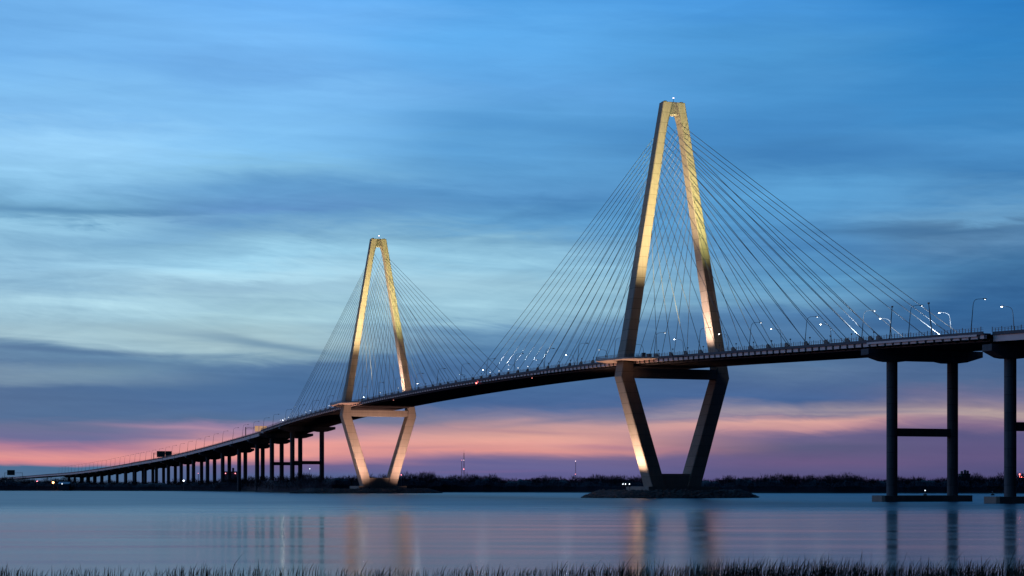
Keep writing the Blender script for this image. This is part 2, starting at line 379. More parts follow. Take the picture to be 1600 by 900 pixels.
for kind, m_ in (('floor_beam', M_girder), ('path_bracket', M_bracket)):
    for x in bays[:100]: P(bay(kind, x), kind, m_)
    mb = MB()
    for x in bays[100:]:
        q = bay(kind, x); mb.add(q.v, q.f)
    P(mb, kind, m_)['kind'] = 'stuff'
P(sweep(rect(-16.5,16.5,-2.05,-1.9), main), 'soffit_plate', M_girder)
# smooth fairing plates in the middle of the main span
fx = fr(-372, -126, 8)
mb = MB(); secs = []
for x in [-384]+fx+[-112]:
    t = 0 if x in (-384,-112) else 1
    secs.append([(x,-20.6,E(x)-1.0),(x,-20.38,E(x)-.97),(x,-18.25,E(x)-1.3),(x,-18.25,E(x)-2.95)] if t else [(x,-20.45,E(x)-1.0),(x,-20.38,E(x)-1.0),(x,-20.37,E(x)-1.3),(x,-20.37,E(x)-1.35)])
mb.loft(secs); P(mb, 'wind_fairing', mat('fairing', (.22,.20,.22), .8))
# box girders of the approaches
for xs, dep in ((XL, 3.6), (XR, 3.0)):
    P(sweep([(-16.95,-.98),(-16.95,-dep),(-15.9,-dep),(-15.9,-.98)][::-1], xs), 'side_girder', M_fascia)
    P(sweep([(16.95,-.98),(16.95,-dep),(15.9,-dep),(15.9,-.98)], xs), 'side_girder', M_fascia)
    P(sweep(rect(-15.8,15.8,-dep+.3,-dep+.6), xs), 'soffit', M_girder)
# pale curb strip on the flank span near the right
P(sweep(rect(-20.62,-20.5,-1.45,-.8), fr(196,259,7)), 'edge_strip', M_fascia)
# railings
def railing(y, x0, x1, step, zb, h, thick=.07):
    mb = MB(); x = x0; k = 0
    while x < x1:
        e = E(x)+zb; hh = h + (.35 if k % 3 == 0 else 0); t = thick*(1.3 if k % 3 == 0 else 1)
        mb.box(x-t,x+t,y-t*.7,y+t*.7,e,e+hh); x += step; k += 1
    for zz in (h*.5, h*.95):
        q = sweep(rect(y-.03,y+.03,zb+zz-.035,zb+zz+.035), fr(x0,x1,12)); mb.add(q.v, q.f)
    return mb
P(railing(-20.35, XM0, XM1, 1.6, -.02, 1.15), 'railing', M_rail)
P(railing(17.8, XM0, XM1, 1.6, -.02, 1.15), 'railing', M_rail)
P(railing(-17.1, -1500, XM0, 3.2, -.02, .6), 'railing', M_rail)
P(railing(-17.1, XM1, 420, 1.6, -.02, 1.15), 'railing', M_rail)
# expansion joints / drain pipes on approach fascia
mb = MB()
for x in [-1039-77*k for k in range(14)]+[-963,-887,-811]:
    e = E(x); mb.box(x-.35,x+.35,-17.12,-16.97,e-4.2,e-.9)
P(mb, 'drain_pipe', M_bracket)['kind'] = 'stuff'

# ------------------------------------------------------------------ towers
OUT = [(5.0,11.85),(53.2,26.34),(175,5.3)]
WID = [(5.0,6.5),(53.2,6.2),(60,4.9),(122,4.1),(160,3.7),(166,3.9),(169.6,4.4),(175,5.3)]
HD = [(5.0,4.7),(53.2,3.86),(175,2.25)]
def itp(tb, z): return float(np.interp(z, [a for a, _ in tb], [b for _, b in tb]))
def leg_sec(s, z, zz=None):
    o, w, d = itp(OUT, z), itp(WID, z), itp(HD, z); i = o-w; c = .28; z = zz if zz is not None else z
    ring = [(-d+c,o),(d-c,o),(d,o-c),(d,i+c),(d-c,i),(-d+c,i),(-d,i+c),(-d,o-c)]
    ring = [(x, s*y, z) for x, y in ring]
    return ring if s < 0 else ring[::-1]
def tower(X0, label):
    t = empty('bridge_tower', (X0,0,5), label, 'bridge tower', 'diamond-shaped concrete bridge towers')
    def Q(mb, name, m, **k):
        o = mb.build(name, m, t, **k); o.location = (0,0,-5); return o
    for s in (-1, 1):
        mb = MB(); mb.loft([leg_sec(s, z) for z in (5,15,25,35,45,53.2)]); Q(mb, 'lower_leg', M_tower)
        mb = MB(); mb.loft([leg_sec(s, z) for z in (53.2,60,75,90,105,122,140,160,166,169.6)]); Q(mb, 'upper_leg', M_tower)
    # head block joining the legs
    d0, d1 = itp(HD,169.6), 2.25
    mb = MB(); c = .28
    def hd(z, o, d): return [(-d+c,-o,z),(d-c,-o,z),(d,-o+c,z),(d,o-c,z),(d-c,o,z),(-d+c,o,z),(-d,o-c,z),(-d,-o+c,z)]
    mb.loft([hd(169.6, itp(OUT,169.6), d0), hd(175, 5.3, d1)]); Q(mb, 'tower_head', M_tower)
    Q(MB().box(-1.6,1.6,-4.6,-3.4,175,175.5), 'roof_hatch', M_bracket); Q(MB().box(-1.4,1.4,3.2,4.6,175,175.45), 'roof_hatch', M_bracket)
    Q(MB().tube([(0,.6,175),(0,.6,177.2)],.09), 'beacon_post', M_bracket)
    Q(MB().ball((0,.6,177.3),.24), 'beacon_light', emis('beacon', (1,.75,.85), 9))
    yi = itp(OUT,53.2)-itp(WID,53.2)
    mb = MB(); d = 3.3
    mb.loft([[(-d,y,52.8),(d,y,52.8),(d,y,56.9),(-d,y,56.9)][::-1] for y in (-yi-.4, yi+.4)]); Q(mb, 'cross_beam', M_tower)
    mb = MB(); mb.loft([[(-4.0,y,5),(4.0,y,5),(3.7,y,10.6),(-3.7,y,10.6)][::-1] for y in (-8,8)]); Q(mb, 'foot_beam', M_tower)
    # footing
    mb = MB(); mb.box(-12,12,-17,17,1.0,4.9); mb.box(-11.4,11.4,-16.4,16.4,4.9,5.0); Q(mb, 'footing', M_cap)
    # cables
    n = 0
    for s in (-1, 1):
        for dr in (-1, 1):
            side = (dr > 0) == (X0 == 0)
            offs = [21.6+14.25*k for k in range(12)] + ([187.6,193.6,199] if side else [192.6,206.9,221.1])
            for k, off in enumerate(offs):
                q = (k/14)
                za = 118.5 + 46.5*(q**.80)
                ya = s*(itp(OUT,za)-itp(WID,za)*.88)
                xd = X0+dr*off
                a = np.array((dr*(itp(HD,za)-.25), ya, za)); b = np.array((dr*off, s*17.4, E(xd)+1.0))
                L_ = np.linalg.norm(b-a); pts = []
                for j in range(7):
                    w = j/6; p = a+(b-a)*w; p[2] -= L_*L_*1.1e-5*4*w*(1-w)*1.2; pts.append(p)
                mb = MB(); mb.tube(pts, .11, 6); Q(mb, 'stay_cable', M_cable, smooth=True); n += 1
    # anchor boxes along both deck edges
    for s in (-1, 1):
        for dr in (-1, 1):
            side = (dr > 0) == (X0 == 0)
            for off in [21.6+14.25*k for k in range(12)] + ([187.6,193.6,199] if side else [192.6,206.9,221.1]):
                x = X0+dr*off; e = E(x); y = s*17.4; u = dr*off
                mb = MB(); mb.loft([[(u-dr*1.4,yy,e+1.3),(u-dr*.8,yy,e+1.7),(u+dr*1.0,yy,e+.6),(u+dr*1.5,yy,e-.8),(u-dr*1.5,yy,e-.8)] for yy in (y-.42,y+.42)])
                Q(mb, 'cable_anchor', M_cap)
    # path deck bulging round the outside of the left leg
    mb = MB(); top = []; inn = []; K = 24
    xs = [-30+60*k/K for k in range(K+1)]
    def bulge(x): 
        w = min(1, (30-abs(x))/15); w = w*w*(3-2*w); return 20.4+9.6*w
    mb.loft([[(x,-bulge(x),E(X0+x)-.75),(x,-bulge(x)-.02,E(X0+x)-.1),(x,-18.3,E(X0+x)-.1),(x,-18.3,E(X0+x)-1.3)] for x in xs])
    Q(mb, 'overlook_slab', mat('overlook_concrete', (.5,.40,.36), .8))
    mb = MB()
    for x in np.arange(-30,30.1,1.5):
        mb.box(x-.06,x+.06,-bulge(x)+.05,-bulge(x)+.17,E(X0+x)-.1,E(X0+x)+1.35)
    for zz in (.2,.6,1.0,1.25): mb.loft([[(x,-bulge(x)+.08,E(X0+x)+zz-.03),(x,-bulge(x)+.14,E(X0+x)+zz-.03),(x,-bulge(x)+.14,E(X0+x)+zz+.03),(x,-bulge(x)+.08,E(X0+x)+zz+.03)] for x in xs])
    Q(mb, 'railing', M_rail)
    return t
T1 = tower(0.0, 'taller-looking diamond concrete bridge tower on the rock island at right of centre')
T2 = tower(-471.0, 'smaller-looking diamond concrete bridge tower with glowing lower legs, left of centre')

# rock islands
def island(X0, Yc, ax, ay, h, label):
    mb = MB(); n = 72; secs = []
    for k, (r_, z) in enumerate(((1.03,-1.5),(1.0,.0),(.93,1.3),(.85,2.6),(.80,3.1))):
        secs.append([(X0+ax*r_*cos(2*pi*i/n)*(1+.015*sin(5*i+k)), Yc+ay*r_*sin(2*pi*i/n)*(1+.015*cos(7*i+k)), z*h/3.1) for i in range(n)])
    mb.loft(secs)
    ico = [(0,0,1),(.89,0,.45),(.28,.85,.45),(-.72,.53,.45),(-.72,-.53,.45),(.28,-.85,.45),(.72,.53,-.45),(-.28,.85,-.45),(-.89,0,-.45),(-.28,-.85,-.45),(.72,-.53,-.45),(0,0,-1)]
    fi = [(0,1,2),(0,2,3),(0,3,4),(0,4,5),(0,5,1),(1,6,2),(2,7,3),(3,8,4),(4,9,5),(5,10,1),(6,7,2),(7,8,3),(8,9,4),(9,10,5),(10,6,1),(11,7,6),(11,8,7),(11,9,8),(11,10,9),(11,6,10)]
    for _ in range(2600):
        a = random.uniform(0, 2*pi); t = random.random(); r_ = 1.0-.2*t
        c = (X0+ax*r_*cos(a), Yc+ay*r_*sin(a), h*(t*.97)); s = random.uniform(.45,1.15)
        q = [random.uniform(.7,1.3) for _ in range(3)]
        mb.add([(c[0]+s*q[0]*p[0]*random.uniform(.75,1.2), c[1]+s*q[1]*p[1]*random.uniform(.75,1.2), c[2]+s*.7*q[2]*p[2]) for p in ico], fi)
    o = mb.build('rock_island', M_rock); return tag(o, label, 'rock island', 'rock islands round the tower feet')
island(0, -0.8, 32, 40, 3.2, 'low mound of dark boulders around the feet of the right-hand bridge tower')
island(-471, -8, 34, 53, 3.0, 'low mound of dark boulders around the feet of the left-hand bridge tower')

# ------------------------------------------------------------------ piers
def pier(X, w, strut, label, wet=True):
    p = empty('bridge_pier', (X,0,0), label, 'bridge pier', 'twin-column bridge piers')
    e = E(X); R_ = 1.85; top = e-3.05 if X > -758 and X < 262 else e-3.9
    big = w > 11.5; span = 22.6 if big else 19.0; dep = 4.1
    zb = top-dep
    mb = MB()
    prof = [(-span,top),(-span,top-2.0),(-w-4.2,zb+.25),(-w-2.2,zb),(-w+3.2,zb),(-w+6,zb+.45),(w-6,zb+.45),(w-3.2,zb),(w+2.2,zb),(w+4.2,zb+.25),(span,top-2.0),(span,top)]
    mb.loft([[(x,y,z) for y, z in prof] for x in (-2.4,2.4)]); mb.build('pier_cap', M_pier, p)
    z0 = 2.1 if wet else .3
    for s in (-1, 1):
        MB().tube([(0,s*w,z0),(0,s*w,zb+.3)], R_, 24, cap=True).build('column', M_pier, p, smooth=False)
    if strut: MB().box(-1.1,1.1,-w+1.7,w-1.7,22.1,24.8).build('strut', M_pier, p)
    if wet:
        mb = MB(); 
        cc = .8; X_, Y_ = 3.9, 17.9
        ring = [(-X_+cc,-Y_),(X_-cc,-Y_),(X_,-Y_+cc),(X_,Y_-cc),(X_-cc,Y_),(-X_+cc,Y_),(-X_,Y_-cc),(-X_,-Y_+cc)]
        mb.loft([[(a,b,z) for a, b in ring] for z in (-2,.15,2.1)]); mb.build('pile_cap', M_cap, p)
    return p
pier(198, 12.0, True, 'tall twin-column pier with cross strut in water, nearest right of the big tower')
pier(262, 10.6, True, 'twin-column pier with cross strut cut by the right edge of the picture')
pier(-675, 12.0, True, 'tall twin-column pier with cross strut, first pier left of the smaller tower')
pier(-748, 12.0, True, 'tall twin-column pier with cross strut, second pier left of the smaller tower')
k = 3
ordn = ['', 'first','second','third','fourth','fifth','sixth','seventh','eighth','ninth','tenth','eleventh','twelfth','thirteenth','fourteenth','fifteenth','sixteenth','seventeenth','eighteenth','nineteenth','twentieth','twenty-first','twenty-second','twenty-third','twenty-fourth','twenty-fifth','twenty-sixth','twenty-seventh','twenty-eighth','twenty-ninth','thirtieth','thirty-first','thirty-second','thirty-third','thirty-fourth','thirty-fifth','thirty-sixth','thirty-seventh','thirty-eighth','thirty-ninth','fortieth'] + ['%dth' % i for i in range(41,99)]
for X in [-811,-887,-963,-1039,-1115,-1187,-1268,-1350,-1432] + [-1512-78*i for i in range(10)]:
    pier(X, 10.8, False, 'twin-column approach pier without strut, %s pier left of the smaller tower' % ordn[k], wet=False); k += 1

# ------------------------------------------------------------------ street lamps
def make_lamp(lit, h=11.3, arm=4.6):
    """arm reaches along +Y from the base"""
    t = empty('street_lamp', (0,0,0), 'lamp', 'street lamp', 'curved street lamps along the bridge deck')
    pts = [(0,0,0),(0,.25,3),(0,.55,6),(0,.85,h-2.0),(0,1.15,h-.9),(0,1.75,h-.25),(0,2.6,h-.02),(0,arm,h+.12)]
    p = MB().tube(pts, [.17,.15,.12,.10,.09,.08,.07,.06], 8).build('pole', M_pole, t)
    hd = MB(); hd.loft([[(-.12,arm-.1,h+.05),(.12,arm-.1,h+.05),(.12,arm-.1,h+.25),(-.12,arm-.1,h+.25)],
                        [(-.30,arm+.3,h-.05),(.30,arm+.3,h-.05),(.24,arm+.3,h+.32),(-.24,arm+.3,h+.32)],
                        [(-.22,arm+1.1,h+.0),(.22,arm+1.1,h+.0),(.16,arm+1.1,h+.24),(-.16,arm+1.1,h+.24)]])
    q = hd.build('lamp_head', M_pole, t)
    ln = MB().ball((0,arm+.62,h-.06), .30 if lit==2 else .18, .6).build('lens', {0:M_off,1:M_white,2:M_bright}[lit], q)
    kids = [(p, []), (q, [ln])]
    if lit == 2:
        ld = bpy.data.lights.new('lamp_light', 'POINT'); ld.energy = 600; ld.color = (.85,.93,1); ld.shadow_soft_size = .3
        lo = bpy.data.objects.new('lamp_light', ld); COL.objects.link(lo); lo.location = (0,arm+.62,h-.5); lo.parent = t; kids.append((lo, []))
    return t, kids
protos = {}
def put_lamp(x, y, lit, rz, label, h=11.3):
    key = (lit, h)
    if key not in protos:
        t, kids = make_lamp(lit, h); protos[key] = (t, kids); t.location = (x,y,E(x)-.6); t.rotation_euler = (0,0,rz); t['label'] = label
    else:
        t, kids = protos[key]; copy_tree(t, kids, (x,y,E(x)-.6), label, rz)
NL = [251,216,187,148,105,61,18]
for i, x in enumerate(NL):
    put_lamp(x, -17.2, 1, 0, 'faintly lit street lamp on near deck edge, %s right of the big tower' % ordn[len(NL)-i])
for i in range(16):
    x = -25.5-43.5*i
    lab = 'unlit street lamp on near edge of main span, %s left of big tower' % ordn[i+1] if x > -471 else 'unlit street lamp on the near deck edge, %s left of the smaller tower' % ordn[i-9]
    put_lamp(x, -17.2, 0, 0, lab)
xs = [-725,-761,-801,-845,-887,-935,-981,-1026,-1072,-1118,-1165,-1213,-1256,-1300,-1350,-1393,-1437,-1477,-1519,-1563,-1605,-1649,-1691] + [-1735-44*i for i in range(14)]
for i, x in enumerate(xs):
    put_lamp(x, -16.7, 0, 0, 'thin unlit street lamp on the left approach, %s counted down from the cables' % ordn[i+1])
NR = [226,190,152,109,69,22]
for i, x in enumerate(NR):
    put_lamp(x, 17.2, 2, pi, 'bright street lamp on the far deck edge, %s right of the big tower' % ordn[len(NR)-i])
for i in range(15):
    x = -23-44*i
    lab = 'bright street lamp on far edge of main span, %s left of big tower' % ordn[i+1] if x > -471 else 'bright street lamp on the far deck edge, %s left of the smaller tower' % ordn[i-10]
    put_lamp(x, 17.2, 1 if i % 3 else 2, pi, lab)
# low path lamps
def make_path_lamp(lit):
    t = empty('path_lamp', (0,0,0), 'x', 'path lamp', 'low path lamps along the bridge railing')
    p = MB().tube([(0,0,0),(0,0,2.9)], [.09,.06], 6).build('post', M_pole, t)
    h = MB(); h.tube([(0,0,2.85),(0,0,2.95),(0,0,3.25),(0,0,3.32)], [.12,.3,.3,.08], 10); q = h.build('lamp_head', M_pole, t)
    l = MB().ball((0,-.02,2.82 if not lit else 3.0), .16 if not lit else (.28 if lit == 2 else .18), .8).build('lens', {0:M_off,1:emis('path_lens',(.8,.9,1),4),2:M_white}[lit], q)
    return t, [(p, []), (q, [l])]
pp = {}
def put_path(x, lit, label):
    if lit not in pp:
        pp[lit] = make_path_lamp(lit); t = pp[lit][0]; t.location = (x,-20.0,E(x)-.5); t['label'] = label
    else: copy_tree(pp[lit][0], pp[lit][1], (x,-20.0,E(x)-.5), label)
for i in range(13):
    put_path(28.5+14.25*i, 0, 'short dark path lamp on the railing, %s to the right of the big tower' % ordn[i+1])
for i in range(30):
    x = -28-14.25*i
    put_path(x, 2 if 11 >= i >= 7 else 1, 'short glowing path lamp on the main-span railing, %s left of the big tower' % ordn[i+1])
for i in range(15):
    x = -478-14.0*i-8
    put_path(x, 2 if i in (3,7,8,12,13,14) else 1, 'tiny white path lamp on the railing, %s left of the smaller tower' % ordn[i+1])
# plain leaning camera poles
for x, lx, lab in ((207,1.6,'straight dark pole without a lamp arm, between two cable ends at right'),(232,-2.0,'leaning dark pole with a small camera on top, right of the second arm lamp')):
    t = empty('camera_pole', (x,-18.6,E(x)-.6), lab, 'camera pole', 'plain leaning poles on the deck')
    MB().tube([(0,0,0),(lx*.5,0,6),(lx,0,11.2)], [.2,.17,.12], 8).build('pole', M_pole, t)
    MB().box(lx-.35,lx+.35,-.2,.2,10.9,11.4).build('camera_housing', M_pole, t)
# utility boxes beside the big tower
for x, w, h, lab in ((11,1.6,2.6,'tall dark utility cabinet on the path right beside the big tower leg'),(16.5,2.4,1.9,'low dark utility cabinet, right of the taller one at the tower leg')):
    t = empty('utility_cabinet', (x,-18.9,E(x)-.5), lab, 'cabinet', 'utility cabinets beside the tower')
    MB().box(-w/2,w/2,-.6,.6,0,h).build('cabinet_body', M_bracket, t)
    MB().box(-w/2-.1,w/2+.1,-.7,.7,h,h+.12).build('cabinet_roof', M_bracket, t)
    MB().box(-w/2+.15,w/2-.15,-.64,-.602,.2,h-.2).build('cabinet_door', M_pole, t)
# red navigation lamps on the span
for u_, x, z, lab in ((0,-205,-2.2,'bright red navigation lamp on the main span side, nearest mid-span'),(0,-126,-3.3,'faint red navigation lamp under the main span, nearer the big tower'),(0,-372,-3.3,'faint red navigation lamp under the main span, nearer the smaller tower')):
    t = empty('navigation_lamp', (x,-20.8 if z > -3 else -18.4,E(x)+z), lab, 'navigation lamp', 'red navigation lamps on the main span')
    MB().tube([(0,.6,.4),(0,0,.4),(0,0,0)], .06, 6).build('bracket', M_bracket, t)
    MB().ball((0,0,-.2), .34 if z > -3 else .22).build('lens', M_red if z > -3 else emis('faint_red',(1,.3,.25),2), t)

# ------------------------------------------------------------------ sign gantries
def gantry(x, y0, y1, h, panels, m, label):
    t = empty('sign_gantry', (x,0,E(x)-.6), label, 'sign gantry', 'overhead sign gantries')
    MB().tube([(0,y0,0),(0,y0,h)], .38, 8).build('post', M_bracket, t)
    MB().tube([(0,y1,0),(0,y1,h)], .38, 8).build('post', M_bracket, t)
    mb = MB()
    for zz in (h-.15, h-1.6): mb.tube([(0,y0,zz),(0,y1,zz)], .14, 6)
    n = 12
    for i in range(n):
        a = y0+(y1-y0)*i/n; b = y0+(y1-y0)*(i+1)/n; mb.tube([(0,a,h-(.15 if i%2 else 1.6)),(0,b,h-(1.6 if i%2 else .15))], .07, 5)
    mb.build('truss', M_bracket, t)
    for (a, b, z0, z1) in panels:
        o = MB().box(.3,.5,a,b,z0,z1).build('sign_panel', m, t)
        MB().box(.22,.3,a-.12,b+.12,z0-.12,z1+.12).build('panel_frame', M_bracket, o)
    return t
gantry(-828,-17.2,17.2,8.2,[(-9.2,-5.9,4.4,9.2),(-5.3,-2.2,4.4,9.2),(-1.6,1.4,4.4,9.2)],M_amber,'sign gantry with three amber lane panels, nearest the smaller tower')
gantry(-1330,-17.0,12,7.5,[(-13.5,-4.4,2.8,9.4),(-3.8,3,2.8,9.4)],M_greens,'sign gantry with dark green panels halfway down the left approach')
gantry(-3340,-20,17,12,[(-15,1,6,17)],M_greens,'sign gantry with one dark green panel at the far left end of the bridge')

# ------------------------------------------------------------------ tower floodlights
def flood(loc, target, power, color, spot, blend=.6, soft=.5, label=None, body=True, sz=.5):
    t = empty('floodlight', loc, label, 'floodlight', 'floodlights aimed at the bridge towers')
    d = np.array(target, float)-np.array(loc, float); d /= np.linalg.norm(d)
    mb = MB(); mb.tube([tuple(-d*.5*sz), tuple(-d*.2*sz), tuple(d*.25*sz)], [.2*sz,.5*sz,.62*sz], 10); mb.build('housing', M_bracket, t)
    mb = MB(); mb.box(-.35*sz,.35*sz,-.35*sz,.35*sz,-.95*sz,-.3*sz); mb.build('stand', M_bracket, t)
    ld = bpy.data.lights.new('flood_beam', 'SPOT'); ld.energy = power; ld.color = color; ld.spot_size = radians(spot); ld.spot_blend = blend; ld.shadow_soft_size = soft*1.2 if spot < 60 and power > 1e5 else soft
    lo = bpy.data.objects.new('flood_beam', ld); COL.objects.link(lo); lo.parent = t; lo.location = tuple(d*.5*sz)
    from mathutils import Vector
    lo.rotation_euler = Vector(d).to_track_quat('-Z', 'Y').to_euler()
    return t
YEL = (1,.80,.42); PNK = (1,.66,.50); WARM = (1,.72,.50)
for X0, nm, kf in ((0,'big',1.0),(-471,'smaller',1.0)):
    e = E(X0)
    # front faces, upper part (from the roadway in front of the tower)
    fa = flood((X0+57,-27.0,E(X0+57)-.4), (X0+2,-9.8,136), 1.75e6, (1,.74,.36), 45, 1, 1, 'floodlight on outrigger aimed at the upper left leg of the %s tower' % nm)
    fb = flood((X0+57,26.0,E(X0+57)-.4), (X0+2,7.0,146), 1.15e6, (.82,.82,.28), 38, 1, 1, 'floodlight on outrigger aimed at the upper right leg of the %s tower' % nm)
    flood((X0+64,0,E(X0+64)+.6), (X0+2,0,112), 2.5e4 if X0 == 0 else 1.3e5, (1,.62,.38), 100, 1, 3, 'added wide fill light on deck washing both upper legs of the %s tower' % nm)  # fill lamp added to soften the lower cutoff of the leg beams
    MB().tube([(0,0,-.6),(0,6.6,-.6)], .14, 6).build('outrigger', M_bracket, fa); MB().tube([(0,0,-.6),(0,-8.0,-.6)], .14, 6).build('outrigger', M_bracket, fb)
    # inner face of the right leg
    flood((X0+1.0,-16.5,e+1.0), (X0+1.0,9.0,146), 3.0e5, (1,.64,.46), 30, 1, 1, 'floodlight at the left leg aimed at the inner face of the %s tower' % nm)
    flood((X0+2.4,-1.0,e+1.0), (X0+.5,19.0,84), 1.7e5, PNK, 70, 1, .5, 'floodlight on the roadway middle grazing the right leg of the %s tower' % nm)
for i, (x, y) in enumerate(((-3.5,-22.2),(0,-22.5),(3.5,-22.2))):
    f_ = flood((x,y,5.6), (x*.25,-22.0,48), 5.0e4, (1,.60,.40), 120, 1, .4, 'white floodlight beside the footing of the big tower, %s of three' % ordn[i+1], sz=.9)
    MB().tube([(0,0,-2.9),(0,0,-.9)], .11, 6).build('post', M_bracket, f_)
    MB().ball((0,-.1,.45), .2).build('glowing_lens', M_white, f_)
for y, nm in ((-14,'left'),(14,'right')):
    flood((-471+32,y*1.1,3.8), (-467,y*1.4,34), 2.0e5, (1,.56,.42), 96, 1, 1, 'floodlight on the rocks lighting the lower %s leg of the smaller tower' % nm, sz=.9)
# small lamps on the deck edge that catch the cable ends
for i, (x, y, dr, pw) in enumerate([(-118-13.5*k,-16.2,1,3e4) for k in range(6)]+[(203,-16.2,-1,8e4),(188,-16.2,-1,9e4),(203,16.2,-1,1.1e5),(186,16.2,-1,1.1e5),(168,16.2,-1,8e4),(-676,-16.2,1,6e4),(-668,16.2,1,6e4)]):
    where = 'camera-side edge' if y < 0 else 'far edge'
    sp = ('main-span %s, %s from the big tower' % (where, ordn[i+1])) if i < 6 else ('right %s, %s in its row' % (where, ordn[(i-5) if y < 0 else i-7]) if x > 0 else 'left end of the cables, %s' % where)
    fl_ = flood((x,y,E(x)+.3), (x+dr*14,y,E(x)+12), pw, (.9,.95,1), 38, .9, .3, 'small white lamp lighting cable ends at the '+sp, sz=.5)

    if x < -600:  # extra point light and lens added for a pale streak on the water
        ld = bpy.data.lights.new('lamp_light', 'POINT'); ld.energy = 1700; ld.color = (1,.95,.85); ld.shadow_soft_size = .5
        lo = bpy.data.objects.new('lamp_light', ld); COL.objects.link(lo); lo.parent = fl_; lo.location = (0,-3.2,1.6)
        MB().ball((0,-3.2,1.6), .4).build('glowing_lens', M_white, fl_); MB().tube([(0,0,0),(0,-3.2,1.3)], .08, 5).build('arm', M_bracket, fl_)

# ------------------------------------------------------------------ far wood (bare winter trees)
def wood():
    V = []; Fc = []; base = 0
    tops = [(-1600,15),(-200,15),(0,14.5),(60,13),(120,12),(250,11.5),(380,13),(430,15),(480,16),(560,15.5),(700,15),(760,15.2),(800,14),(850,14.5),(950,13),(1100,12.5),(1190,15.5),(1215,13),(1300,13),(1450,13.5),(1550,13.5),(1650,12.5),(3200,13)]
    for row, (dd, hs) in enumerate(((10,.82),(24,.95),(42,1.0),(70,1.04))):
        u = -1500
        while u < 3100:
            D = shore_D(u)+dd+random.uniform(-5,5); H = np.interp(u, [a for a,_ in tops], [b for _,b in tops])*hs*random.uniform(.80,1.08)
            H *= 1+.10*sin(u*.021)+.08*sin(u*.067+1)+.05*sin(u*.19)
            x, y, _ = ground_pt(u, D); r = random.uniform(3.0,5.4); H *= .95*random.choice((.84,.95,1,1,1.04,1.13))
            dense = 1.0 if 300 < u < 1700 or 0 <= u else .5
            nb = int((150 if -60 < u < 1660 else 60)*(1.0 if row > 0 else .6))
            # branches: random directions up and out from fork points, long near the crown
            zb = rng.uniform(.25*H, .80*H, nb); an = rng.uniform(0, 2*pi, nb); rr = r*rng.uniform(0,1,nb)**.7*np.sqrt(np.clip(1-((zb/H-.5)/.52)**2, .02, 1))
            p0 = np.stack([x+rr*np.cos(an), y+rr*np.sin(an), zb], 1)
            ln = rng.uniform(1.3,3.2,nb)*(H/14); up = rng.uniform(.55,1.0,nb); o2 = an+rng.normal(0,.9,nb)
            dr = np.stack([np.cos(o2)*(1-up*.7), np.sin(o2)*(1-up*.7), up], 1)
            p1 = p0+dr*ln[:,None]; p1[:,2] = np.minimum(p1[:,2], H*rng.uniform(.93,1.02,nb))
            w = rng.uniform(.07,.20,nb); o3 = rng.uniform(0,pi,nb); wv = np.stack([np.cos(o3)*w, np.sin(o3)*w, np.zeros(nb)], 1)
            vv = np.stack([p0-wv, p0+wv, p1], 1).reshape(-1,3); V.append(vv); Fc.append(np.arange(len(vv)).reshape(-1,3)+base); base += len(vv)
            # trunk
            tv = np.array([(x-.2,y,0),(x+.2,y,0),(x,y,H*.8),(x,y-.2,0),(x,y+.2,0),(x,y,H*.8)]); V.append(tv); Fc.append(np.arange(6).reshape(-1,3)+base); base += 6
            u += random.uniform(2.6,5.2)*(1 if -60 < u < 1660 else 2.5)
    # understorey: low dense lumps
    o = npmesh('riverside_wood', np.concatenate(V), np.concatenate(Fc), M_wood)
    mb = MB(); secs = []
    for u in np.arange(-1600, 3200, 6):
        D = shore_D(u)+8; h = (np.interp(u, [a for a,_ in tops], [b for _,b in tops])*.62)*(1+.10*sin(u*.11)+.07*sin(u*.37+2)+random.uniform(-.06,.06))
        secs.append([ground_pt(u, D-3, .2), ground_pt(u, D, h*.55), ground_pt(u, D+8, h*.85), ground_pt(u, D+25, h), ground_pt(u, D+70, h*1.0), ground_pt(u, D+90, .2)])
    mb.loft(secs); q = mb.build('undergrowth', M_wood, o)
    tag(o, 'dark band of bare winter trees lining the whole far shore', 'wood', kind='stuff')
wood()

